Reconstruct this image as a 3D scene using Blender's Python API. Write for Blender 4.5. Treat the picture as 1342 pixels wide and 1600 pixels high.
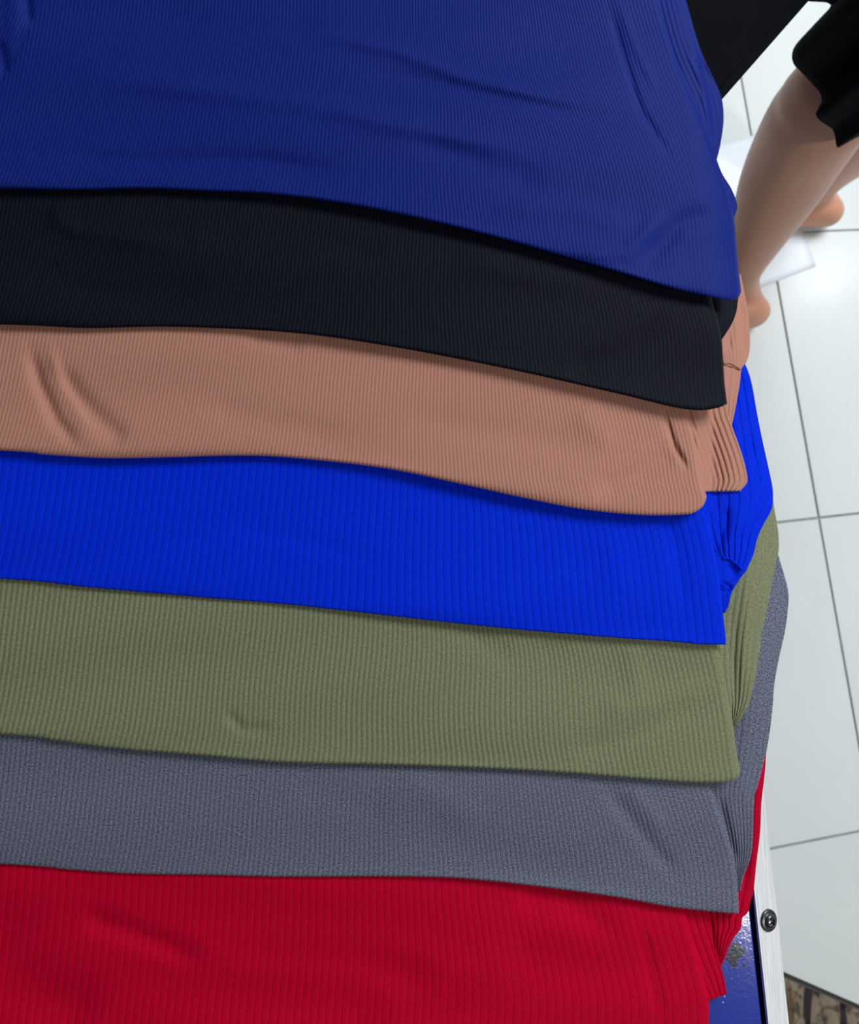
import bpy, bmesh, math, random
import numpy as np
from mathutils import Vector, Matrix

random.seed(4); rng = np.random.RandomState(7)
sc = bpy.context.scene
C = sc.collection
for o in list(bpy.data.objects): bpy.data.objects.remove(o)

# ------------------------------------------------------------------ camera
FPX, CX, CY = 1155.0, 671.0, 800.0          # 1342 x 1600 frame
CAM_H, TILT_A, TILT_B = 1.318, 0.1256, -0.1647
def _rot(a, b):
    ca, sa, cb, sb = math.cos(a), math.sin(a), math.cos(b), math.sin(b)
    return np.array([[1,0,0],[0,ca,-sa],[0,sa,ca]]) @ np.array([[cb,0,sb],[0,1,0],[-sb,0,cb]])
RM = _rot(TILT_A, TILT_B)
cam_d = bpy.data.cameras.new('camera')
cam_d.sensor_fit = 'VERTICAL'; cam_d.sensor_height = 36.0; cam_d.sensor_width = 36.0
cam_d.lens = FPX / 1600.0 * 36.0
cam_d.clip_start = 0.02
cam = bpy.data.objects.new('camera', cam_d); C.objects.link(cam)
m4 = Matrix([list(r) + [0] for r in RM] + [[0,0,0,1]])
cam.matrix_world = Matrix.Translation((0,0,CAM_H)) @ m4
cam_d.dof.use_dof = True; cam_d.dof.focus_distance = 0.56; cam_d.dof.aperture_fstop = 9.0
sc.camera = cam

# ------------------------------------------------------------------ world, lamps, exposure
world = bpy.data.worlds.new('world'); sc.world = world; world.use_nodes = True
wb = world.node_tree.nodes['Background']
wb.inputs[0].default_value = (0.86, 0.93, 1.0, 1); wb.inputs[1].default_value = 0.085
def lamp(name, loc, size, power, col):
    d = bpy.data.lights.new(name, 'AREA'); d.shape = 'DISK'; d.size = size; d.energy = power; d.color = col
    o = bpy.data.objects.new(name, d); C.objects.link(o); o.location = loc
    return o
lamp('ceiling_downlight', (1.65, -1.02, 2.8), 0.20, 34, (1.0, 0.97, 0.93))
lamp('ceiling_downlight', (3.33, 2.08, 2.8), 0.34, 7, (0.93, 0.97, 1.0))
lamp('ceiling_panel', (1.6, 1.5, 2.6), 1.5, 94, (0.95, 0.98, 1.0))
vs = sc.view_settings
vs.view_transform = 'Standard'; vs.look = 'None'; vs.exposure = -0.22; vs.gamma = 1.0; vs.use_curve_mapping = False

# ------------------------------------------------------------------ helpers
def rays(px, py):
    px = np.asarray(px, float); py = np.asarray(py, float)
    d = np.stack([(px - CX) / FPX, -(py - CY) / FPX, -np.ones_like(px)], -1)
    return d @ RM.T
def at(px, py, z):
    """the point of the place at height z that the photograph shows at (px, py)"""
    d = rays(px, py); z = np.asarray(z, float)
    t = (z - CAM_H) / d[..., 2]
    return d * t[..., None] + np.array([0, 0, CAM_H])
def lin(r, g, b):
    f = lambda c: (c/255/12.92) if c/255 <= .04045 else ((c/255 + .055)/1.055)**2.4
    return (f(r), f(g), f(b), 1)
def empty(name, loc=(0,0,0)):
    o = bpy.data.objects.new(name, None); C.objects.link(o); o.location = loc
    o.empty_display_size = .05
    return o
def tag(o, label=None, cat=None, group=None, kind=None):
    if label: o['label'] = label
    if cat: o['category'] = cat
    if group: o['group'] = group
    if kind: o['kind'] = kind
    return o
def link(name, me, mat, parent=None, smooth=True):
    o = bpy.data.objects.new(name, me); C.objects.link(o)
    if mat: me.materials.append(mat)
    if smooth: me.polygons.foreach_set('use_smooth', [True]*len(me.polygons))
    if parent:
        o.parent = parent
        o.matrix_parent_inverse = parent.matrix_basis.inverted()
    return o
def grid_mesh(name, pts, uv=None):
    """pts (rows, cols, 3) -> quad mesh, rows run up the picture, columns to the right"""
    nr, nc = pts.shape[:2]
    idx = np.arange(nr*nc).reshape(nr, nc)
    q = np.stack([idx[:-1,:-1], idx[:-1,1:], idx[1:,1:], idx[1:,:-1]], -1).reshape(-1, 4)
    me = bpy.data.meshes.new(name)
    me.vertices.add(nr*nc); me.vertices.foreach_set('co', pts.reshape(-1).astype(np.float32))
    me.loops.add(q.size); me.loops.foreach_set('vertex_index', q.reshape(-1).astype(np.int32))
    me.polygons.add(len(q)); me.polygons.foreach_set('loop_start', np.arange(0, q.size, 4, dtype=np.int32))
    me.update(calc_edges=True)
    if uv is not None:
        l = me.uv_layers.new(name='UVMap')
        l.data.foreach_set('uv', uv.reshape(-1, 2)[q.reshape(-1)].astype(np.float32).reshape(-1))
    return me
def bm_obj(name, bm, mat, parent=None, smooth=False):
    bmesh.ops.recalc_face_normals(bm, faces=bm.faces)
    me = bpy.data.meshes.new(name); bm.to_mesh(me); bm.free()
    return link(name, me, mat, parent, smooth)
def box(bm, mat4, sx, sy, sz, bevel=0.0):
    r = bmesh.ops.create_cube(bm, size=1.0, matrix=mat4 @ Matrix.Diagonal((sx, sy, sz, 1)))
    if bevel:
        es = {e for v in r['verts'] for e in v.link_edges}
        bmesh.ops.bevel(bm, geom=list(es), offset=bevel, segments=2, affect='EDGES', profile=.5)
def spline(pts, n=200):
    """Catmull-Rom through pts, n samples evenly along the length"""
    P = np.array(pts, float)
    if len(P) > 2:
        E = np.vstack([2*P[0]-P[1], P, 2*P[-1]-P[-2]]); out = []
        for i in range(1, len(E)-2):
            t = np.linspace(0, 1, 24, endpoint=False)[:, None]
            a, b, c, d = E[i-1], E[i], E[i+1], E[i+2]
            out.append(.5*((2*b) + (c-a)*t + (2*a-5*b+4*c-d)*t*t + (3*b-a-3*c+d)*t**3))
        P = np.vstack(out + [P[-1:]])
    s = np.r_[0, np.cumsum(np.linalg.norm(np.diff(P, axis=0), axis=1))]
    u = np.linspace(0, s[-1], n)
    return np.stack([np.interp(u, s, P[:, k]) for k in range(P.shape[1])], -1)
def sstep(t):
    t = np.clip(t, 0, 1); return t*t*(3-2*t)

# ------------------------------------------------------------------ materials
def nodes_of(name):
    m = bpy.data.materials.new(name); m.use_nodes = True
    nt = m.node_tree; return m, nt, nt.nodes, nt.links, nt.nodes['Principled BSDF']
def fabric(name, col, rough=.78, heather=0.0, hcol=None, sheen=.25, spec=.25, knit=.25, streak=(4.0, 2.2)):
    m, nt, N, L, p = nodes_of(name)
    p.inputs['Roughness'].default_value = rough
    p.inputs['Specular IOR Level'].default_value = spec
    p.inputs['Sheen Weight'].default_value = sheen
    p.inputs['Sheen Roughness'].default_value = .45
    p.inputs['Sheen Tint'].default_value = tuple(min(1, c*1.5 + .04) for c in col[:3]) + (1,)
    uv = N.new('ShaderNodeUVMap'); mp = N.new('ShaderNodeMapping')
    mp.inputs['Scale'].default_value = (streak[0], streak[1], 1)
    L.new(uv.outputs[0], mp.inputs[0])
    nz = N.new('ShaderNodeTexNoise'); nz.inputs['Scale'].default_value = 1.0; nz.inputs['Detail'].default_value = 5; nz.inputs['Roughness'].default_value = .7
    L.new(mp.outputs[0], nz.inputs['Vector'])
    cr = N.new('ShaderNodeValToRGB')
    a = heather if heather else .10
    hc = hcol or col
    cr.color_ramp.elements[0].position = .40; cr.color_ramp.elements[1].position = .62
    cr.color_ramp.elements[0].color = tuple(c*(1-a) for c in col[:3]) + (1,)
    cr.color_ramp.elements[1].color = tuple(min(1, c*(1+a)) for c in hc[:3]) + (1,)
    L.new(nz.outputs[0], cr.inputs[0]); L.new(cr.outputs[0], p.inputs['Base Color'])
    # fine knit: little stitches across and along each rib
    m2 = N.new('ShaderNodeMapping'); m2.inputs['Scale'].default_value = (4.0, 4.4, 1)
    L.new(uv.outputs[0], m2.inputs[0])
    wv = N.new('ShaderNodeTexNoise'); wv.inputs['Scale'].default_value = 1.4; wv.inputs['Detail'].default_value = 3
    L.new(m2.outputs[0], wv.inputs['Vector'])
    bp = N.new('ShaderNodeBump'); bp.inputs['Strength'].default_value = knit; bp.inputs['Distance'].default_value = .0003
    L.new(wv.outputs[0], bp.inputs['Height']); L.new(bp.outputs[0], p.inputs['Normal'])
    return m
def plain(name, col, rough=.6, metal=0.0, spec=.5, var=.06, scale=30, bump=0, bscale=200, bdist=.0004):
    m, nt, N, L, p = nodes_of(name)
    p.inputs['Roughness'].default_value = rough; p.inputs['Metallic'].default_value = metal
    p.inputs['Specular IOR Level'].default_value = spec
    tc = N.new('ShaderNodeTexCoord'); nz = N.new('ShaderNodeTexNoise')
    nz.inputs['Scale'].default_value = scale; nz.inputs['Detail'].default_value = 4
    L.new(tc.outputs['Object'], nz.inputs['Vector'])
    cr = N.new('ShaderNodeValToRGB'); cr.color_ramp.elements[0].position = .3; cr.color_ramp.elements[1].position = .7
    cr.color_ramp.elements[0].color = tuple(c*(1-var) for c in col[:3]) + (1,)
    cr.color_ramp.elements[1].color = tuple(min(1, c*(1+var)) for c in col[:3]) + (1,)
    L.new(nz.outputs[0], cr.inputs[0]); L.new(cr.outputs[0], p.inputs['Base Color'])
    if bump:
        n2 = N.new('ShaderNodeTexNoise'); n2.inputs['Scale'].default_value = bscale; n2.inputs['Detail'].default_value = 3
        L.new(tc.outputs['Object'], n2.inputs['Vector'])
        bp = N.new('ShaderNodeBump'); bp.inputs['Strength'].default_value = bump; bp.inputs['Distance'].default_value = bdist
        L.new(n2.outputs[0], bp.inputs['Height']); L.new(bp.outputs[0], p.inputs['Normal'])
    return m

M = {}
M['navy'] = fabric('navy_rib_knit', lin(15, 35, 122), rough=.6, spec=.1, sheen=.02)
M['black'] = fabric('black_rib_knit', lin(15, 17, 30), rough=.65, spec=.09, sheen=.02)
M['mauve'] = fabric('mauve_rib_knit', lin(182, 129, 112), heather=.10)
M['blue'] = fabric('royal_blue_rib_knit', lin(0, 44, 220), heather=.12, spec=.06, sheen=.03)
M['olive'] = fabric('olive_rib_knit', lin(122, 128, 97), heather=.26, knit=.35)
M['grey'] = fabric('grey_melange_rib_knit', lin(73, 79, 99), heather=.5, hcol=lin(109, 114, 133), knit=.4, streak=(4.5, 3.2))
M['red'] = fabric('red_rib_knit', lin(190, 0, 44), heather=.12, spec=.06, sheen=.03)
M['black_cloth'] = fabric('plain_black_cloth', lin(6, 8, 15), rough=.85, spec=.05, sheen=.0, knit=.1)
M['tile'] = plain('white_glazed_tile', lin(215, 222, 222), rough=.17, spec=.3, var=.025, scale=5, bump=.03, bscale=9, bdist=.002)
M['grout'] = plain('grey_grout', lin(150, 156, 152), rough=.9, spec=.2, var=.1, scale=25)
M['strip'] = None
M['wall'] = plain('off_white_wall_paint', lin(214, 214, 208), rough=.85, spec=.2, var=.02, scale=3)
M['paper'] = plain('bluish_white_sheet', lin(226, 234, 242), rough=.4, spec=.4, var=.02, scale=12)
M['skin'] = plain('tan_mannequin_plastic', lin(206, 150, 124), rough=.38, spec=.4, var=.03, scale=8)
M['steel'] = plain('painted_steel', lin(40, 46, 80), rough=.5, var=.05)
M['screw'] = plain('dark_screw_steel', lin(96, 96, 102), rough=.3, metal=.85, var=.12, scale=600)
M['screw_dark'] = plain('screw_recess_steel', lin(40, 38, 38), rough=.35, metal=.8, var=.1, scale=600)
M['mat_border'] = plain('dark_mat_border', lin(52, 48, 44), rough=.9, var=.1)

# ------------------------------------------------------------------ floor: slab with tiles
GR, GU, GV, TS, GAP = 0.0993, 1.0182, 0.6539, 0.6, 0.0045     # grid turn, a long joint, a cross joint, tile, joint
ca, sa = math.cos(GR), math.sin(GR)
bm = bmesh.new(); box(bm, Matrix.Translation((.5, .2, -.034)) @ Matrix.Rotation(GR, 4, 'Z'), 6.2, 6.2, .06)
floor = bm_obj('floor', bm, M['grout']); tag(floor, 'white glazed square tile floor with grey joints', kind='structure')
bm = bmesh.new(); box(bm, Matrix.Translation((0, 0, -.005)), TS-GAP, TS-GAP, .01, .0012)
bmesh.ops.recalc_face_normals(bm, faces=bm.faces)
tme = bpy.data.meshes.new('tile'); bm.to_mesh(tme); bm.free(); tme.materials.append(M['tile'])
for i in range(-5, 5):
    for j in range(-5, 5):
        u = GU + (i + .5)*TS; v = GV + (j + .5)*TS
        o = bpy.data.objects.new('tile', tme); C.objects.link(o); o.parent = floor
        o.location = (u*ca - v*sa, u*sa + v*ca, random.uniform(-.0003, .0003))
        o.rotation_euler = (0, 0, GR)

for nm, cx_, cy_, sx_, sy_ in (('wall_back', .5, 3.25, 6.2, .1),):
    bm = bmesh.new(); box(bm, Matrix.Translation((cx_, cy_, 1.5)) @ Matrix.Rotation(0, 4, 'Z'), sx_, sy_, 3.0)
    tag(bm_obj(nm, bm, M['wall']), 'plain off-white shop wall', kind='structure')

# ------------------------------------------------------------------ table
ZT = 0.75
S0 = at(1180, 1407, ZT + .003); S1 = at(1200.6, 1600, ZT + .003)
ey = (S0 - S1); ey[2] = 0; ey /= np.linalg.norm(ey); ex = np.array([ey[1], -ey[0], 0])
TM = Matrix(((ex[0], ey[0], 0, S0[0]), (ex[1], ey[1], 0, S0[1]), (0, 0, 1, 0), (0, 0, 0, 1)))   # table frame: x out over the right edge, y along it
Y0, Y1, XW = -.42, 1.08, -1.05
table = empty('display_table', TM @ Vector(((XW)/2, (Y0+Y1)/2, 0)))
tag(table, 'blue topped display table with bare aluminium edge strip under the folded garments', 'table')

m, nt, N, L, p = nodes_of('blue_table_paint')
p.inputs['Roughness'].default_value = .13; p.inputs['Specular IOR Level'].default_value = .4
tc = N.new('ShaderNodeTexCoord')
nz = N.new('ShaderNodeTexNoise'); nz.inputs['Scale'].default_value = 330; nz.inputs['Detail'].default_value = 2; nz.inputs['Distortion'].default_value = .6
L.new(tc.outputs['Object'], nz.inputs['Vector'])
bp = N.new('ShaderNodeBump'); bp.inputs['Strength'].default_value = .16; bp.inputs['Distance'].default_value = .0004
L.new(nz.outputs[0], bp.inputs['Height']); L.new(bp.outputs[0], p.inputs['Normal'])
sp = at(1147, 1494, ZT)                       # a worn black smudge in the paint
vm = N.new('ShaderNodeVectorMath'); vm.operation = 'SUBTRACT'; vm.inputs[1].default_value = tuple(sp)
L.new(tc.outputs['Object'], vm.inputs[0])
n2 = N.new('ShaderNodeTexNoise'); n2.inputs['Scale'].default_value = 120; n2.inputs['Detail'].default_value = 3
L.new(tc.outputs['Object'], n2.inputs['Vector'])
ln = N.new('ShaderNodeVectorMath'); ln.operation = 'LENGTH'; L.new(vm.outputs[0], ln.inputs[0])
ma = N.new('ShaderNodeMath'); ma.operation = 'MULTIPLY_ADD'; ma.inputs[1].default_value = .022; L.new(n2.outputs[0], ma.inputs[0]); L.new(ln.outputs['Value'], ma.inputs[2])
mr = N.new('ShaderNodeMapRange'); mr.inputs[1].default_value = .0172; mr.inputs[2].default_value = .0192; mr.inputs[3].default_value = 1; mr.inputs[4].default_value = 0
L.new(ma.outputs[0], mr.inputs[0])
vo = N.new('ShaderNodeTexVoronoi'); vo.inputs['Scale'].default_value = 75; L.new(tc.outputs['Object'], vo.inputs['Vector'])
mv = N.new('ShaderNodeMapRange'); mv.inputs[1].default_value = .045; mv.inputs[2].default_value = .07; mv.inputs[3].default_value = .9; mv.inputs[4].default_value = 0
L.new(vo.outputs['Distance'], mv.inputs[0])
mx = N.new('ShaderNodeMix'); mx.data_type = 'RGBA'; mx.inputs[6].default_value = lin(44, 62, 160); mx.inputs[7].default_value = lin(40, 44, 58)
L.new(mr.outputs[0], mx.inputs[0])
mx2 = N.new('ShaderNodeMix'); mx2.data_type = 'RGBA'; L.new(mx.outputs[2], mx2.inputs[6]); mx2.inputs[7].default_value = lin(190, 200, 235)
L.new(mv.outputs[0], mx2.inputs[0]); L.new(mx2.outputs[2], p.inputs['Base Color'])
M['table'] = m

m, nt, N, L, p = nodes_of('scratched_aluminium')
p.inputs['Metallic'].default_value = .35; p.inputs['Roughness'].default_value = .38
tc = N.new('ShaderNodeTexCoord'); mp = N.new('ShaderNodeMapping'); mp.inputs['Scale'].default_value = (900, 22, 900)
L.new(tc.outputs['Object'], mp.inputs[0])
nz = N.new('ShaderNodeTexNoise'); nz.inputs['Scale'].default_value = 1; nz.inputs['Detail'].default_value = 4; L.new(mp.outputs[0], nz.inputs['Vector'])
cr = N.new('ShaderNodeValToRGB'); cr.color_ramp.elements[0].position = .3; cr.color_ramp.elements[1].position = .6
cr.color_ramp.elements[0].color = lin(214, 224, 230); cr.color_ramp.elements[1].color = lin(250, 253, 255)
L.new(nz.outputs[0], cr.inputs[0]); L.new(cr.outputs[0], p.inputs['Base Color'])
n2 = N.new('ShaderNodeTexNoise'); n2.inputs['Scale'].default_value = 260; n2.inputs['Detail'].default_value = 4; n2.inputs['Distortion'].default_value = 2; L.new(tc.outputs['Object'], n2.inputs['Vector'])
ad = N.new('ShaderNodeMath'); ad.operation = 'ADD'; L.new(nz.outputs[0], ad.inputs[0]); L.new(n2.outputs[0], ad.inputs[1])
bp = N.new('ShaderNodeBump'); bp.inputs['Strength'].default_value = .25; bp.inputs['Distance'].default_value = .0004
L.new(ad.outputs[0], bp.inputs['Height']); L.new(bp.outputs[0], p.inputs['Normal'])
M['strip'] = m

bm = bmesh.new(); xr_ = -.0034
box(bm, TM @ Matrix.Translation(((XW + xr_)/2, (Y0+Y1)/2, ZT - .011)), xr_ - XW, Y1 - Y0, .022, .0015)
bm_obj('tabletop', bm, M['table'], table)
bm = bmesh.new()                                            # rim the strip is screwed to, seen as a dark joint beside the top
box(bm, TM @ Matrix.Translation((.004, (Y0+Y1)/2, ZT - .026)), .022, Y1 - Y0, .038, .001)
for x, y, sx, sy in ((XW/2, Y0 + .03, -XW - .04, .03), (XW/2, Y1 - .03, -XW - .04, .03), (XW + .02, (Y0+Y1)/2, .03, Y1 - Y0)):
    box(bm, TM @ Matrix.Translation((x, y, ZT - .043)), sx, sy, .04, .001)
bm_obj('rim_frame', bm, M['steel'], table)
for x in (XW + .05, -.05):
    for y in (Y0 + .06, Y1 - .06):
        bm = bmesh.new(); box(bm, TM @ Matrix.Translation((x, y, (ZT - .03)/2)), .035, .035, ZT - .03, .003)
        bm_obj('leg', bm, M['steel'], table)
# aluminium angle: its upper face slopes outward
TILT, SW = math.radians(15), .0215
bm = bmesh.new()
prof = [(0, 0), (SW, 0), (SW, -.022), (SW - .002, -.022), (SW - .002, -.002), (0, -.002)]
prof = [(x*math.cos(TILT) + z*math.sin(TILT) if z > -.01 else (SW if x == SW else SW - .002)*math.cos(TILT), (-x*math.sin(TILT) + z*math.cos(TILT)) if z > -.01 else -.03) for x, z in prof]
rings = []
for y in np.linspace(Y0, Y1, 9):
    rings.append([bm.verts.new(TM @ Vector((x, y, ZT + .003 + z))) for x, z in prof])
for a, b in zip(rings[:-1], rings[1:]):
    for k in range(6): bm.faces.new((a[k], a[(k+1) % 6], b[(k+1) % 6], b[k]))
bm.faces.new(rings[0]); bm.faces.new(rings[-1][::-1])
es = [e for e in bm.edges if len(e.link_faces) == 2 and e.calc_face_angle(0) > .5]
bmesh.ops.bevel(bm, geom=es, offset=.0005, segments=2, affect='EDGES', profile=.5)
strip = bm_obj('edge_strip', bm, M['strip'], table); strip['label'] = 'scratched bare aluminium angle strip'

# washer-head cross screws along the strip
def lathe(bm, prof, M4, n=40):
    rs = []
    for r, z in prof:
        rs.append([bm.verts.new(M4 @ Vector((r*math.cos(2*math.pi*k/n), r*math.sin(2*math.pi*k/n), z))) for k in range(n)] if r > 1e-7 else [bm.verts.new(M4 @ Vector((0, 0, z)))])
    for a, b in zip(rs[:-1], rs[1:]):
        for k in range(n):
            k2 = (k+1) % n
            if len(a) == 1: bm.faces.new((a[0], b[k], b[k2]))
            elif len(b) == 1: bm.faces.new((a[k], b[0], a[k2]))
            else: bm.faces.new((a[k], b[k], b[k2], a[k2]))
sp = at(1201.6, 1437.5, ZT)
loc = TM.inverted() @ Vector(sp)
for yy in (loc.y, loc.y + .42, loc.y + .84):
    SM = TM @ Matrix.Translation((SW*.52*math.cos(TILT), yy, ZT + .003 - SW*.52*math.sin(TILT))) @ Matrix.Rotation(TILT, 4, 'Y')
    R_ = .0083
    bm = bmesh.new()
    lathe(bm, [(0, -.001), (R_, -.001), (R_, .0010), (R_*.95, .0016), (R_*.86, .0018), (R_*.74, .0017), (R_*.66, .0019), (R_*.62, .0030), (R_*.55, .0037), (R_*.42, .0042), (R_*.2, .0045), (0, .0046)], SM)
    s = bm_obj('screw', bm, M['screw'], strip, True); s['label'] = 'dark round washer-head screw with cross slot'
    bmc = bmesh.new()
    X = SM @ Matrix.Rotation(.35, 4, 'Z')
    for an in (0, math.pi/2): box(bmc, X @ Matrix.Rotation(an, 4, 'Z') @ Matrix.Translation((0, 0, .0043)), .0062, .0016, .0032)
    cm = bpy.data.meshes.new('cut'); bmc.to_mesh(cm); bmc.free()
    co = bpy.data.objects.new('cut', cm); C.objects.link(co)
    md = s.modifiers.new('b', 'BOOLEAN'); md.operation = 'DIFFERENCE'; md.solver = 'EXACT'; md.object = co; md.use_self = True
    dg = bpy.context.evaluated_depsgraph_get()
    nm = bpy.data.meshes.new_from_object(s.evaluated_get(dg)); s.modifiers.clear(); s.data = nm
    bpy.data.objects.remove(co)

# ------------------------------------------------------------------ folded ribbed garments
PITCH_Z, ZB = .0080, ZT + .004
SC = .00046                                  # metres per picture pixel on the pile
THICK = [.0045, .0034, .0046, .0030, .0062, .0058, .0062]       # red, grey, olive, royal blue, mauve, black, navy
def side(x): return sstep((np.asarray(x, float) - 60)/1000)              # towards the sleeves the layers are spaced wider
def base(k, x=1200.): return ZB + sum(THICK[:k]) + k*(.0009 + .0034*side(x))
def slump(k, x, y):                                                  # past the folded fronts the loose sleeves sink towards the table
    xp = np.where(y > 500, 1086., 1086 - (500 - y)*.22)
    s = sstep((x - xp)/30.)
    return base(k, x)*(1-s) + (ZB + .0044*k)*s - droop(x, y)
def droop(x, y):                             # cloth sinks where it passes the table's edge
    q = np.maximum(0, x - (1214 + .11*(y - 1400)) + 10)
    return 3.2e-6*q*q
def round_rib(u): return 1.75*(np.abs(np.sin(np.pi*u))**.65 - .62)
def flat_rib(u):
    f = np.abs((u % 1.0) - .5)
    return 1.7*(.25 - np.exp(-(f/.085)**2)) + .16*np.cos(4*np.pi*u)
def seg_dist(x, y, pl):
    best = np.full(x.shape, 1e9); tt = np.zeros(x.shape)
    n = len(pl) - 1
    for i in range(n):
        (ax, ay), (bx, by) = pl[i], pl[i+1]
        dx, dy = bx-ax, by-ay
        t = np.clip(((x-ax)*dx + (y-ay)*dy)/(dx*dx+dy*dy), 0, 1)
        d = np.hypot(x-ax-t*dx, y-ay-t*dy)
        m_ = d < best; best = np.where(m_, d, best); tt = np.where(m_, (i+t)/n, tt)
    return best, tt
def wrinkle(x, y, wr, seed, amp=.0005):
    r = np.random.RandomState(seed); z = np.zeros_like(x)
    for _ in range(7):
        a = r.uniform(-.5, .35); f = 2*math.pi/r.uniform(110, 330)
        z += amp*r.uniform(.4, 1.1)*np.sin(f*(x*math.sin(a)*.6 + y*math.cos(a)) + r.uniform(0, 7) + .8*np.sin(x/170 + r.uniform(0, 6)))
    for pl, w, am in wr:
        d, t = seg_dist(x, y, pl)
        z += am*.0017*np.exp(-(d/w)**2)*np.clip(np.sin(np.pi*np.clip(t, .03, .97))*1.6, 0, 1)
    return z
def panel(k, parent, mat, hem, right, lean, pitch, T, amp, prof, vis, wr, seed, vpr=6, xl=-430, wig=0., namp=.0005, xa=520, name='front_panel'):
    """a folded front: rounded hem, ribs as relief, the back end lying under the next garment"""
    hs = spline([(xl, hem[0][1] - (hem[1][1]-hem[0][1])/(hem[1][0]-hem[0][0])*(hem[0][0]-xl)*.5)] + hem, 900)
    hs = hs[np.argsort(hs[:, 0], kind='stable')]
    xR, yR = hem[-1]
    ncol = int((xR-xl)/pitch*vpr) + 1
    x0 = np.linspace(xl, xR, ncol)[None, :]; u = (x0 - xl)/pitch
    Hh = np.interp(x0, hs[:, 0], hs[:, 1])
    rr = np.array(sorted([(y, x) for x, y in right] + [(-300., 940.)]))
    yy = np.arange(-420., yR + 61, 2.0); kk = np.exp(-(np.arange(-30, 31)/9.)**2); kk /= kk.sum()
    xx = np.interp(yy, rr[:, 0], rr[:, 1]); xx = np.convolve(np.pad(xx, 30, 'edge'), kk, 'valid')
    rs = np.stack([yy, xx + (xR - np.interp(yR, yy, xx))*np.exp(-np.abs(yy - yR)/12.)], -1)
    s = (CAM_H - base(k))/FPX; r = T/2; rp = r/s
    rows = [(70., 0., 0.), (32., 0., 0.)]
    for th in np.linspace(-math.pi/2, math.pi/2, 11): rows.append((rp*(1-math.cos(th)), r + r*math.sin(th), th))
    top = [rp + 4 + i*5.0 for i in range(int((vis - rp)/5) + 1)]
    rows += [(d, T, math.pi/2) for d in top]
    d1 = top[-1]
    D = np.array([a for a, _, _ in rows])[:, None]*np.ones_like(x0)
    ZO = np.array([b for _, b, _ in rows])[:, None]*np.ones_like(x0)
    TH = np.array([c for _, _, c in rows])[:, None]*np.ones_like(x0)
    f = np.linspace(0, 1, 9)[1:, None]
    D = np.vstack([D, d1 + (Hh + 280 - d1)*f]); ZO = np.vstack([ZO, np.full((8, ncol), T)]); TH = np.vstack([TH, np.full((8, ncol), math.pi/2)])
    pr = prof(u)*amp
    fade = np.where(TH < -.9, 0, 1)
    De = D - pr*np.cos(TH)/s*fade; Ze = ZO + pr*np.sin(TH)*fade
    Y = Hh - De
    w = sstep((x0 - xa)/(xR - xa))
    X = x0 + w*(np.interp(np.minimum(Y, yR), rs[:, 0], rs[:, 1]) - xR)
    X = X + lean*sstep(1 - (x0 - 40)/820)*(320*(1 - np.exp(-D/320.)))
    if wig: X = X + wig*np.sin(D/38. + x0/260.)*np.exp(-np.abs(x0-760)/500.)*sstep(D/40)
    wz = wrinkle(X, Y, wr, seed, namp)*sstep(D/18)*np.where(TH < 1.5, 0, 1)*sstep((vis + 60 - D)/60)
    e = 9.0; q = np.clip((x0 - (xR - e))/e, 0, 1)
    Z = base(k, X) + .0032*side(X) + Ze + wz - (T + .0015)*(1 - np.sqrt(1 - q*q*.998)) - droop(X, Y)
    uv = np.stack([np.broadcast_to(u, X.shape), D/pitch], -1)
    return link(name, grid_mesh(name, at(X, Y, Z), uv), mat, parent)
def flap(k, parent, mat, Lp, Rp, pitch, amp, prof, T=.0026, seed=1, name='sleeve', zoff=0., nrow=70, wr=(), sag=.5, ncw=6, namp=.0006, zfun=None):
    """a loose cloth layer between a left and a right edge (both given from far to near)"""
    A = spline(Lp, nrow)[::-1]; B = spline(Rp, nrow)[::-1]
    wd = np.mean(np.linalg.norm(A-B, axis=1)); nrib = max(2, wd/pitch)
    nc = max(8, int(nrib*ncw)); c = np.linspace(0, 1, nc)[None, :, None]
    G = A[:, None, :]*(1-c) + B[:, None, :]*c
    X, Y = G[..., 0], G[..., 1]
    cc = c[..., 0]*np.ones_like(X); u = cc*nrib
    if zfun is None:
        Z = slump(k, X, Y) + .0028 + zoff
    else: Z = zfun(X, Y, cc)
    edge = np.minimum(1, np.minimum(cc, 1-cc)*wd/5)
    Z = Z + 1.4*prof(u)*amp + np.clip(wrinkle(X, Y, wr, seed, namp), -.0022, .0016)
    v = np.linspace(0, 1, nrow)[:, None]*np.linalg.norm(A[0]-A[-1])/pitch*np.ones_like(X)
    for dv, dz in ((1.6, -T*.35), (.9, -T*.7)):      # rounded rim all round
        X = np.pad(X, 1, 'edge'); Y = np.pad(Y, 1, 'edge'); Z = np.pad(Z, 1, 'edge'); u = np.pad(u, 1, 'edge'); v = np.pad(v, 1, 'edge')
        if dv == .9: dv = -.7
        Y[0] += dv; Y[-1] -= dv; X[:, 0] -= dv; X[:, -1] += dv
        for sl in ((0, slice(None)), (-1, slice(None)), (slice(1, -1), 0), (slice(1, -1), -1)): Z[sl] += dz
    return link(name, grid_mesh(name, at(X, Y, Z), np.stack([u, v], -1)), mat, parent)
def seam(name, parent, mat, pl, zf, r=.0007):
    P = spline(pl, 24); z = np.array([zf(a, b) for a, b in P]); W = at(P[:, 0], P[:, 1], z)
    n = 8; pts = np.zeros((24, n, 3))
    for i in range(24):
        t = W[min(i+1, 23)] - W[max(i-1, 0)]; t /= np.linalg.norm(t)
        a = np.cross(t, [0, 0, 1]); a /= np.linalg.norm(a); b = np.cross(a, t)
        for j in range(n):
            an = 2*math.pi*j/(n-1); pts[i, j] = W[i] + r*(math.cos(an)*a + math.sin(an)*b)*(1 + .25*(i % 2))
    return link(name, grid_mesh(name, pts), mat, parent)

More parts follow.
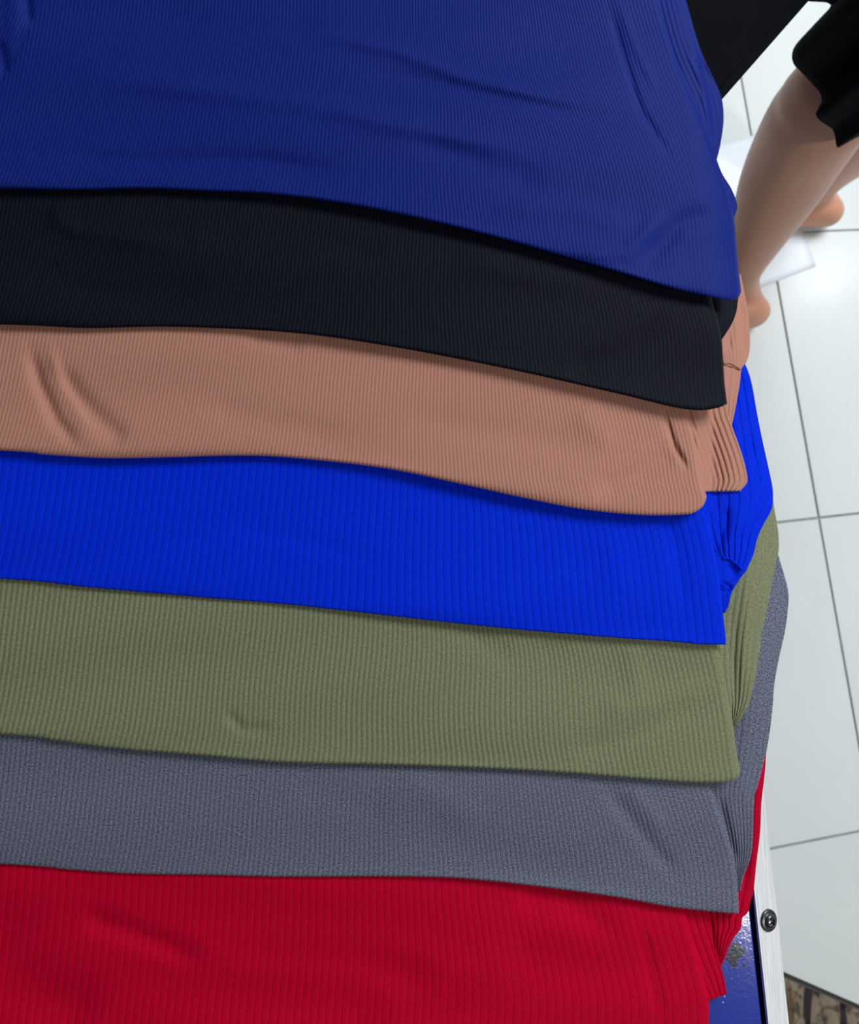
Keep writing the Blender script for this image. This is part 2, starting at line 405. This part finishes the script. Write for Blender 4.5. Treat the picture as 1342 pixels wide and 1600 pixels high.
def garment(label, px):
    g = empty('folded_garment', at(px[0], px[1], ZT))
    return tag(g, label, 'garment', 'ribbed garments fanned out on the table')

# --- red, lowest of the pile
g = garment('bright red ribbed knit garment, lowest and nearest of the fanned pile', (600, 1500))
flap(0, g, M['red'], [(1080,1150),(1085,1300),(1088,1400),(1104,1460),(1121,1513)], [(1196,1150),(1194,1200),(1188,1255),(1186,1300),(1180,1350),(1176,1390),(1171,1408),(1167,1426),(1158,1434),(1156,1450),(1145,1465),(1137,1481),(1129,1502),(1122,1516)],
     13, .0005, flat_rib, T=.0025, seed=3, ncw=10, wr=[([(1175,1180),(1165,1400)], 6, -1.2), ([(1105,1425),(1120,1505)], 7, -1.5)], namp=.0003)
flap(0, g, M['red'], [(1030,1330),(1050,1420),(1078,1500),(1108,1562)], [(1088,1330),(1097,1420),(1118,1490),(1129,1525),(1134,1552)], 12, .0004, flat_rib, T=.002, seed=5, name='side_fold', zoff=.0015, ncw=10, sag=0, namp=.0002)
panel(0, g, M['red'], [(0,1700),(300,1706),(600,1712),(900,1716),(1050,1712),(1095,1706),(1104,1690)], [(1104,1690),(1107,1600),(1108,1565),(1098,1520),(1085,1470),(1073,1425),(1060,1380)], .22, 13, .0045, .00026, flat_rib, 400,
      [([(120,1430),(200,1455),(330,1505)], 19, -2.0), ([(560,1620),(700,1540),(830,1480)], 45, 1.8), ([(-60,1450),(60,1540),(160,1600)], 50, -2.2), ([(800,1400),(880,1405),(980,1470)], 24, -1.8), ([(300,1480),(560,1500),(700,1540)], 30, -1.8), ([(1000,1440),(1035,1600)], 12, -.7)], 11, vpr=12, wig=2)
# --- grey
g = garment('grey melange ribbed knit garment lying on the red one', (600, 1290))
flap(1, g, M['grey'], [(1120,840),(1125,1000),(1110,1150),(1108,1230),(1130,1310),(1150,1388)], [(1206,840),(1221,890),(1230,925),(1229,955),(1224,990),(1215,1030),(1208,1070),(1205,1110),(1200,1150),(1194,1182),(1182,1230),(1177,1246),(1175,1300),(1173,1330),(1168,1350),(1160,1370),(1156,1390)],
     8, .0003, round_rib, seed=8, wr=[([(1120,1240),(1150,1350)], 8, -1.5), ([(1175,1080),(1150,1280)], 14, .9)], namp=.0004)
panel(1, g, M['grey'], [(0,1350),(112,1359),(201,1365),(313,1367),(447,1370),(600,1369.5),(712,1372),(824,1383),(958,1401),(1047,1417),(1110,1424),(1154,1428)], [(1154,1428),(1155,1414),(1154,1379),(1145,1334),(1127,1280),(1110,1227),(1100,1180)], .2, 7.9, .0034, .00028, round_rib, 300,
      [([(940,1225),(1000,1300),(1060,1370)], 13, -1.2), ([(980,1225),(1040,1300)], 12, .7), ([(600,1300),(800,1340),(960,1380)], 30, -.6), ([(450,1220),(620,1280)], 26, -.6), ([(620,1210),(760,1290)], 24, .6)], 12, wig=2.5, namp=.0006)
# --- olive
g = garment('olive green ribbed knit garment between the royal blue and the grey ones', (600, 1080))
flap(2, g, M['olive'], [(1140,740),(1120,900),(1112,1000),(1118,1060),(1141,1131)], [(1200,740),(1209,800),(1214,830),(1215,858),(1212,872),(1205,910),(1197,950),(1189,990),(1181,1045),(1173,1085),(1165,1108),(1149,1133)],
     8.6, .00045, round_rib, seed=9, wr=[([(1140,950),(1150,1110)], 9, -1.0), ([(1170,880),(1160,1080)], 9, .7)], namp=.0004)
panel(2, g, M['olive'], [(0,1147),(89,1157),(179,1169),(313,1180),(447,1191),(600,1194.5),(734,1199),(868,1206),(1002,1216.5),(1080,1222),(1130,1222),(1150,1217),(1157,1208)], [(1157,1208),(1154,1186),(1145,1132),(1132,1065),(1123,1016),(1112,980)], .22, 8.4, .0046, .00042, round_rib, 320,
      [([(1130,1090),(1040,1130),(960,1160),(880,1175)], 20, -1.6), ([(1120,1060),(1010,1100),(930,1110)], 18, 1.0), ([(700,970),(800,1030),(900,1010)], 20, -.8), ([(350,1110),(380,1140),(430,1140)], 9, -1.0), ([(980,1000),(1000,1100)], 18, .6)], 13, wig=4)
# --- royal blue
g = garment('royal blue ribbed knit garment between the mauve and the olive ones', (600, 860))
bl_z = lambda X, Y, c: base(3) + .003 - .5*(base(3)-ZB)*c**2 - droop(X, Y) - .003*np.exp(-((Y-880)/60.)**2)*0
flap(3, g, M['blue'], [(1100,540),(1100,650),(1095,760),(1104,810),(1118,860),(1130,874)], [(1148,540),(1164,572),(1173,600),(1181,645),(1190,690),(1200,735),(1206,768),(1204,795),(1192,818),(1182,840),(1175,868),(1163,893)],
     12.5, .0007, flat_rib, seed=21, ncw=10, wr=[([(1165,590),(1170,660),(1168,740)], 8, -2.2), ([(1165,780),(1150,830),(1125,870)], 9, 1.6), ([(1135,790),(1120,850)], 8, -1.6), ([(1190,800),(1150,860)], 8, -1.2)], namp=.0005)
flap(3, g, M['blue'], [(1116,862),(1122,900),(1126,940),(1130,954)], [(1166,890),(1152,908),(1141,928),(1137,945),(1132,956)], 20, .0002, flat_rib, T=.0025, seed=22, name='cuff', zoff=-.0012, ncw=12, wr=[([(1140,880),(1150,905)], 7, -1.2), ([(1128,912),(1142,922)], 5, -1.6)])
seam('cuff_seam', g, M['blue'], [(1130,873),(1137,872),(1149,880),(1160,891)], lambda x, y: float(slump(3, x, y)) + .0034)
seam('cuff_seam', g, M['blue'], [(1128,914),(1133,918),(1138,921)], lambda x, y: float(slump(3, x, y)) + .0024)
panel(3, g, M['blue'], [(0,904),(134,917),(313,933),(447,944),(600,961),(779,980.5),(958,996),(1047,1002),(1092,1006.5),(1134,1007)], [(1135,1007),(1134,989),(1128,940),(1121,890),(1114,850),(1103,805),(1095,770)], .24, 12.7, .0030, .00034, flat_rib, 300,
      [([(1040,800),(1060,870),(1070,960)], 16, -1.0), ([(350,820),(450,840),(600,880)], 14, -.5), ([(950,830),(970,930)], 25, .7)], 14, vpr=12, wig=2, namp=.00035)
# --- mauve
g = garment('dusty mauve ribbed knit garment with rounded fold, lying on the royal blue one', (600, 640))
mz = lambda x, y: float(slump(4, x, y)) + .0032
flap(4, g, M['mauve'], [(1095,430),(1100,500),(1110,540),(1131,569)], [(1156,430),(1165,475),(1169,505),(1170,540),(1166,562),(1156,577)], 6.5, .0003, round_rib, seed=31, wr=[([(1158,470),(1163,550)], 3.5, -2.2), ([(1140,500),(1138,550)], 6, -1.2)], namp=.0005)
flap(4, g, M['mauve'], [(1110,560),(1112,600),(1120,640),(1128,672)], [(1157,574),(1154,600),(1147,640),(1141,668)], 7.5, .0004, round_rib, seed=32, name='cuff', zoff=-.0006, T=.002)
seam('cuff_seam', g, M['mauve'], [(1130,567),(1140,567),(1148,571),(1157,577)], lambda x, y: mz(x, y) + .0006)
flap(4, g, M['mauve'], [(1020,560),(1040,640),(1070,720),(1085,767)], [(1126,560),(1134,638),(1143,668),(1156,705),(1163,730),(1166,752),(1156,766)], 9, .0007, round_rib, seed=33, name='side_fold', zoff=.0012, T=.0036, namp=.0003)
panel(4, g, M['mauve'], [(0,704),(67,710),(134,714.5),(179,716),(268,714.5),(358,712),(447,714.5),(600,731.5),(734,759),(823,779),(913,796),(1002,804.6),(1069,804),(1084,801),(1095,794),(1101,786),(1104,776)], [(1104,776),(1097,752),(1092,716),(1083,676),(1074,643),(1066,610)], .30, 6.3, .0062, .00027, round_rib, 280,
      [([(45,540),(62,600),(90,660),(125,700)], 11, -2.2), ([(85,565),(120,620),(170,670),(200,690)], 16, -2.0), ([(75,540),(95,600),(140,670)], 9, 1.0), ([(300,630),(420,660),(560,690)], 22, -.8), ([(1070,700),(1000,740),(920,775)], 16, -1.8), ([(1035,640),(1055,700),(1075,735)], 5, -1.4), ([(620,650),(800,680),(930,700)], 24, -.8), ([(900,640),(960,700)], 22, .8), ([(380,520),(480,545)], 16, -.9)], 15, wig=2)
# --- black
g = garment('black ribbed knit garment between the navy and the mauve ones', (600, 450))
flap(5, g, M['black'], [(1060,400),(1070,450),(1090,500),(1115,535)], [(1150,400),(1153,450),(1151,472),(1148,490),(1140,509),(1126,531)], 6.5, .0003, round_rib, seed=41, wr=[([(1108,472),(1118,490)], 6, -2.)], namp=.0004)
panel(5, g, M['black'], [(0,507),(134,512.5),(268,510.6),(447,519),(600,539.5),(779,573),(958,613),(1047,635),(1092,641),(1120,637.5),(1136,631)], [(1136,631),(1133,600),(1130,564),(1127,528),(1118,490),(1108,460)], .30, 6.4, .0058, .00022, round_rib, 290,
      [([(70,330),(120,360),(300,385)], 16, 1.2), ([(300,380),(480,370),(620,400)], 22, -.8), ([(60,440),(220,470),(330,450)], 18, -.8), ([(880,580),(960,560),(1060,500)], 20, -1.2), ([(700,400),(820,430),(950,450)], 22, .8), ([(1105,470),(1122,488)], 7, -1.6)], 16, wig=3)
# --- navy, uppermost
g = garment('navy blue ribbed knit garment, uppermost of the fanned pile', (600, 150))
flap(6, g, M['navy'], [(940,-280),(980,-60),(1000,60),(1050,180),(1100,262)], [(1020,-280),(1052,-60),(1070,0),(1092,75),(1112,120),(1125,150),(1129,185),(1124,225),(1117,254)], 6.5, .0003, round_rib, seed=51, wr=[([(1092,85),(1112,150),(1120,220)], 6, -2.), ([(1075,60),(1100,140),(1112,210)], 7, 1.2)], sag=.35)
flap(6, g, M['navy'], [(1090,240),(1105,290),(1125,345)], [(1118,250),(1127,272),(1141,295),(1150,320),(1146,338),(1140,348)], 6.5, .0003, round_rib, seed=52, name='side_fold', sag=.3, wr=[([(1122,268),(1138,300)], 5, -2.), ([(1140,310),(1146,330)], 4, -2.)])
panel(6, g, M['navy'], [(0,295),(112,297),(224,295),(313,298.5),(447,306),(600,330),(779,371.5),(958,423),(1047,450),(1114,465),(1140,469),(1152,466),(1158,457)], [(1158,457),(1156,425),(1150,380),(1146,340),(1128,275),(1112,220),(1085,160),(1060,110),(1040,40),(1028,-10)], .34, 6.3, .0062, .00021, round_rib, 480,
      [([(0,60),(15,30),(30,-20)], 10, -3), ([(60,240),(200,252),(400,250),(560,275)], 14, -1.4), ([(100,275),(300,280),(480,290)], 9, .8), ([(140,120),(300,140),(520,170),(700,215),(860,240)], 16, 1.4), ([(480,50),(620,80),(720,120),(920,170)], 10, 1.2), ([(560,105),(760,150),(960,185)], 12, -1.0), ([(620,200),(760,260),(860,290)], 20, -1.0), ([(950,5),(975,90),(1000,170),(1050,250)], 6, -.8), ([(965,0),(995,80),(1030,150)], 7, .5), ([(1000,420),(1060,350),(1120,330)], 16, -1.6), ([(880,400),(980,395),(1040,330)], 14, 1.0), ([(200,30),(400,40),(520,30)], 20, -.9), ([(760,330),(900,330),(1000,360)], 18, .8)], 17, wig=3.5, namp=.0006)

flap(6, g, M['navy'], [(-470,-250),(-460,-60),(-455,120),(-450,255)], [(150,-250),(104,-120),(70,-20),(48,38),(22,92),(-14,150)], 6.5, .0002, round_rib, seed=55, name='side_fold', T=.0035, zfun=lambda X, Y, c: base(6, X) + .0032*side(X) + .0062 + .0034 - .02*sstep((-415 - X)/50.), wr=[([(40,-40),(44,20),(50,44)], 7, -1.5), ([(-5,60),(5,95),(8,126)], 8, -1.8), ([(20,-40),(20,60)], 10, .8)], namp=.0004, ncw=5)

# ------------------------------------------------------------------ black cloth hanging over the table's edge
g = empty('black_garment', at(1040, -40, ZT)); tag(g, 'plain black cloth with a straight double hem hanging off the table beside the navy garment', 'garment')
def bz(X, Y, c):
    e = X - (1214 + .11*(Y - 1400)) + 12          # how far past the table's edge
    return .7595 - .10*np.clip(e/230., 0, 1.2)**1.6
A, B = np.array([1117., 166.]), np.array([1290., -31.])
flap(0, g, M['black_cloth'], [(1000,-330),(1020,-100),(1060,50),tuple(A)], [(1160,-330),(1240,-180),(1275,-90),tuple(B)], 60, 0, round_rib, seed=61, name='cloth', zfun=bz, wr=[([(1100,60),(1200,-80)], 20, 2.0)], namp=.0012, nrow=60)
n_ = np.array([-.75, -.66])
flap(0, g, M['black_cloth'], [tuple(A + n_*13 + (1,-1)), tuple(B + n_*13)], [tuple(A), tuple(B)], 60, 0, round_rib, seed=61, name='hem_band', zfun=lambda X, Y, c: bz(X, Y, c) + .0045, wr=[([(1100,60),(1200,-80)], 20, 2.0)], namp=.0012, T=.0025, nrow=40)

# ------------------------------------------------------------------ white sheet on the floor
g4 = [(1085,233),(1197,207),(1275,416),(1085,489)]
nr, nc = 24, 20; pts = np.zeros((nr, nc, 3)); q = [at(x, y, .001) for x, y in g4]
for i in range(nr):
    for j in range(nc):
        s_, t_ = j/(nc-1), i/(nr-1)
        p_ = (q[3]*(1-s_) + q[2]*s_)*(1-t_) + (q[0]*(1-s_) + q[1]*s_)*t_
        p_[2] = .0012 + .0007*math.sin(5*s_ + 2*t_)*math.sin(4*t_+1) + .0002*math.sin(11*t_)
        pts[i, j] = p_
o = link('plastic_sheet', grid_mesh('plastic_sheet', pts), M['paper'])
sd = o.modifiers.new('thickness', 'SOLIDIFY'); sd.thickness = .0006; sd.offset = 1
tag(o, 'thin bluish white plastic sheet lying on the tiles beneath the mannequin legs', 'sheet')

# ------------------------------------------------------------------ patterned mat
m, nt, N, L, p = nodes_of('brown_streaked_mat')
p.inputs['Roughness'].default_value = .9; p.inputs['Specular IOR Level'].default_value = .2
tc = N.new('ShaderNodeTexCoord'); mp = N.new('ShaderNodeMapping'); mp.inputs['Rotation'].default_value = (0, 0, math.radians(-28)); mp.inputs['Scale'].default_value = (30, 7, 1)
L.new(tc.outputs['Object'], mp.inputs[0])
nz = N.new('ShaderNodeTexNoise'); nz.inputs['Scale'].default_value = 1; nz.inputs['Detail'].default_value = 3; nz.inputs['Distortion'].default_value = .8
L.new(mp.outputs[0], nz.inputs['Vector'])
cr = N.new('ShaderNodeValToRGB'); e = cr.color_ramp.elements
e[0].position = .40; e[0].color = lin(48, 42, 46); e[1].position = .47; e[1].color = lin(122, 110, 96)
x = e.new(.60); x.color = lin(138, 126, 108); x = e.new(.66); x.color = lin(96, 78, 62)
L.new(nz.outputs[0], cr.inputs[0])
n2 = N.new('ShaderNodeTexNoise'); n2.inputs['Scale'].default_value = 60; n2.inputs['Detail'].default_value = 3; L.new(tc.outputs['Object'], n2.inputs['Vector'])
c2 = N.new('ShaderNodeValToRGB'); c2.color_ramp.elements[0].position = .36; c2.color_ramp.elements[0].color = (.35, .3, .27, 1); c2.color_ramp.elements[1].position = .48; c2.color_ramp.elements[1].color = (1, 1, 1, 1)
L.new(n2.outputs[0], c2.inputs[0])
mx = N.new('ShaderNodeMix'); mx.data_type = 'RGBA'; mx.blend_type = 'MULTIPLY'; mx.inputs[0].default_value = .9
L.new(cr.outputs[0], mx.inputs[6]); L.new(c2.outputs[0], mx.inputs[7]); L.new(mx.outputs[2], p.inputs['Base Color'])
M['mat'] = m
a_ = at(1232, 1520, 0); b_ = at(1342, 1568, 0); dx = (b_-a_); dx /= np.linalg.norm(dx); dn = np.array([dx[1], -dx[0], 0])
c0 = a_ - dx*.35
MM = Matrix(((dx[0], -dn[0], 0, c0[0]), (dx[1], -dn[1], 0, c0[1]), (0, 0, 1, 0), (0, 0, 0, 1)))
mat_o = empty('floor_mat', c0); tag(mat_o, 'brown floor mat with dark curved streaks on the tiles beside the table', 'mat')
bm = bmesh.new(); box(bm, MM @ Matrix.Translation((.45, -.31, .003)), .89, .60, .005, .001)
bm_obj('mat_surface', bm, M['mat'], mat_o)
bm = bmesh.new()
for x, y, sx, sy in ((.45, -.005, .90, .007), (.45, -.615, .90, .007), (.0, -.31, .007, .617), (.9, -.31, .007, .617)):
    box(bm, MM @ Matrix.Translation((x, y, .0033)), sx, sy, .006, .0012)
bm_obj('edge_border', bm, M['mat_border'], mat_o)  # thin dark strips along the mat's four edges

# ------------------------------------------------------------------ mannequin legs with black skirt
def ring_tube(bm, path, n=20):
    """path: (centre, radius across, radius fore-aft, fore-aft direction)"""
    rs = []
    P = [np.array(c, float) for c, *_ in path]
    for i, (c, ra, rb, fd) in enumerate(path):
        t = P[min(i+1, len(P)-1)] - P[max(i-1, 0)]; t /= np.linalg.norm(t)
        f = np.array(fd, float); f -= t*(f@t); f /= np.linalg.norm(f); s_ = np.cross(t, f)
        rs.append([bm.verts.new(P[i] + ra*math.cos(2*math.pi*k/n)*s_ + rb*math.sin(2*math.pi*k/n)*f) for k in range(n)])
    for a, b in zip(rs[:-1], rs[1:]):
        for k in range(n): bm.faces.new((a[k], a[(k+1) % n], b[(k+1) % n], b[k]))
    bm.faces.new(rs[0][::-1]); bm.faces.new(rs[-1])
def dense(path, n):
    P = np.array([list(c) + [ra, rb] + list(fd) for c, ra, rb, fd in path]); S = spline(P, n)
    return [(s[:3], s[3], s[4], s[5:8]) for s in S]
fwd = np.array([-.93, -.30, 0])
W = lambda x, y, z: at(x, y, z)
knee1 = W(1325, 122, .53); hip1 = knee1 + np.array([.15, .03, .31])
leg1 = [(hip1, .062, .064, fwd), (knee1*.5 + hip1*.5 + np.array([.02,.01,0]), .060, .062, fwd), (knee1, .056, .058, fwd), (W(1286, 174, .47), .068, .070, fwd), (W(1248, 236, .385), .069, .070, fwd), (W(1215, 300, .30), .064, .064, fwd), (W(1182, 372, .20), .046, .048, fwd), (W(1160, 425, .12), .033, .035, fwd), (W(1158, 456, .07), .031, .036, fwd), (W(1164, 482, .03), .032, .040, fwd)]
knee2 = W(1440, 130, .47); hip2 = hip1 + np.array([.03, .11, 0])
leg2 = [(hip2, .06, .062, fwd), (knee2*.5 + hip2*.5, .058, .06, fwd), (knee2, .053, .056, fwd), (W(1385, 190, .36), .05, .05, fwd), (W(1345, 230, .26), .043, .045, fwd), (W(1302, 272, .15), .032, .034, fwd), (W(1281, 300, .085), .027, .031, fwd), (W(1283, 325, .035), .028, .036, fwd)]
def foot(heel, d, k=1.0):
    d = np.array(d)/np.linalg.norm(d); up = np.array([0, 0, 1.])
    F = []
    for s_, w_, h_, z in ((-.004, .010, .012, .020), (.004, .023, .022, .026), (.025, .032, .033, .036), (.06, .032, .040, .042), (.10, .034, .033, .036), (.14, .040, .022, .025), (.17, .043, .016, .018), (.195, .040, .012, .014), (.212, .030, .009, .011), (.218, .016, .006, .009)):
        F.append((heel + d*s_*k + up*(z + .001), w_, h_, up))
    return F
bm = bmesh.new()
ring_tube(bm, dense(leg1, 60)); ring_tube(bm, dense(leg2, 60))
ring_tube(bm, dense(foot(W(1177, 493, 0)*np.array([1,1,0]), fwd), 40)); ring_tube(bm, dense(foot(W(1288, 346, 0)*np.array([1,1,0]), np.array([-1,-.02,0]), .8), 40))
hc = (hip1 + hip2)/2
ring_tube(bm, dense([(hc + np.array([0,0,-.07]), .09, .07, fwd), (hc + np.array([0,0,.0]), .125, .09, fwd), (hc + np.array([0,0,.08]), .125, .09, fwd), (hc + np.array([0,0,.16]), .115, .085, fwd), (hc + np.array([0,0,.24]), .11, .08, fwd)], 24), 32)
mq = empty('mannequin', np.array([(W(1175, 480, 0)[0] + W(1290, 345, 0)[0])/2, .68, 0])); tag(mq, 'tan plastic mannequin legs in a black skirt standing on the floor tiles', 'mannequin')
body = bm_obj('legs', bm, M['skin'], mq, True)
r_ = body.modifiers.new('join', 'REMESH'); r_.mode = 'VOXEL'; r_.voxel_size = .0045; r_.use_smooth_shade = True
s_ = body.modifiers.new('smooth', 'SMOOTH'); s_.factor = .6; s_.iterations = 14

# skirt: hem ring (picture position, height) lofted up to the waist
hem = [(1262,2,.56),(1298,8,.55),(1270,40,.53),(1243,70,.52),(1237,88,.515),(1241,102,.51),(1250,111,.51),(1266,128,.51),(1279,142,.51),(1284,154,.51),(1280,166,.51),(1274,177,.51),(1280,188,.51),(1292,196,.505),(1301,203,.50),(1305,216,.50),(1308,231,.50),(1322,224,.50),(1342,214,.50),(1380,205,.50),(1440,220,.50),(1510,215,.50),(1560,170,.51),(1580,90,.52),(1570,0,.54),(1530,-90,.56),(1460,-150,.57),(1380,-150,.58),(1300,-90,.58),(1262,-30,.57)]
Hr = []
for x, y, z in hem:
    over = math.exp(-((x - 1278)/58.)**2 - ((y - 140)/85.)**2)      # the hem rises over the knee
    Hr.append(W(x, y, z + .085*over))
Hr = np.array(Hr); Hr2 = spline(np.vstack([Hr, Hr[:1]]), 181)[:-1]
nH = len(Hr2); cen = Hr2.mean(0)
ang = np.unwrap(np.arctan2(Hr2[:,1]-cen[1], Hr2[:,0]-cen[0]))
_k = np.exp(-(np.arange(-24, 25)/10.)**2); _k /= _k.sum()
_e = np.r_[ang[-24:] - 2*math.pi, ang, ang[:24] + 2*math.pi]
a0 = np.maximum.accumulate(np.convolve(_e, _k, 'valid'))
wc = hc + np.array([0, 0, .20]); side = np.array([-fwd[1], fwd[0], 0]); fw = fwd/np.linalg.norm(fwd); side /= np.linalg.norm(side)
rowsS = []
for t in np.linspace(0, 1, 30):
    row = []
    for i in range(nH):
        u_ = np.array([math.cos(a0[i]), math.sin(a0[i]), 0]); f_, s2 = u_@fw, u_@side
        rr_ = 1/math.sqrt((f_/.112)**2 + (s2/.14)**2)
        wp = wc + u_*rr_*1.25
        w_ = sstep(t)*.55 + t*.45
        row.append(Hr2[i]*(1-w_) + wp*w_ + np.array([-.030, -.030, .045])*math.sin(math.pi*t))
    rowsS.append(row + [row[0]])
pts = np.array(rowsS)
sk = link('skirt', grid_mesh('skirt', pts, np.stack(np.meshgrid(np.arange(nH+1)/3., np.arange(30)), -1).astype(float)), M['black_cloth'], mq)
sd = sk.modifiers.new('thickness', 'SOLIDIFY'); sd.thickness = .003
sk['label'] = 'plain black skirt with a wavy hem'
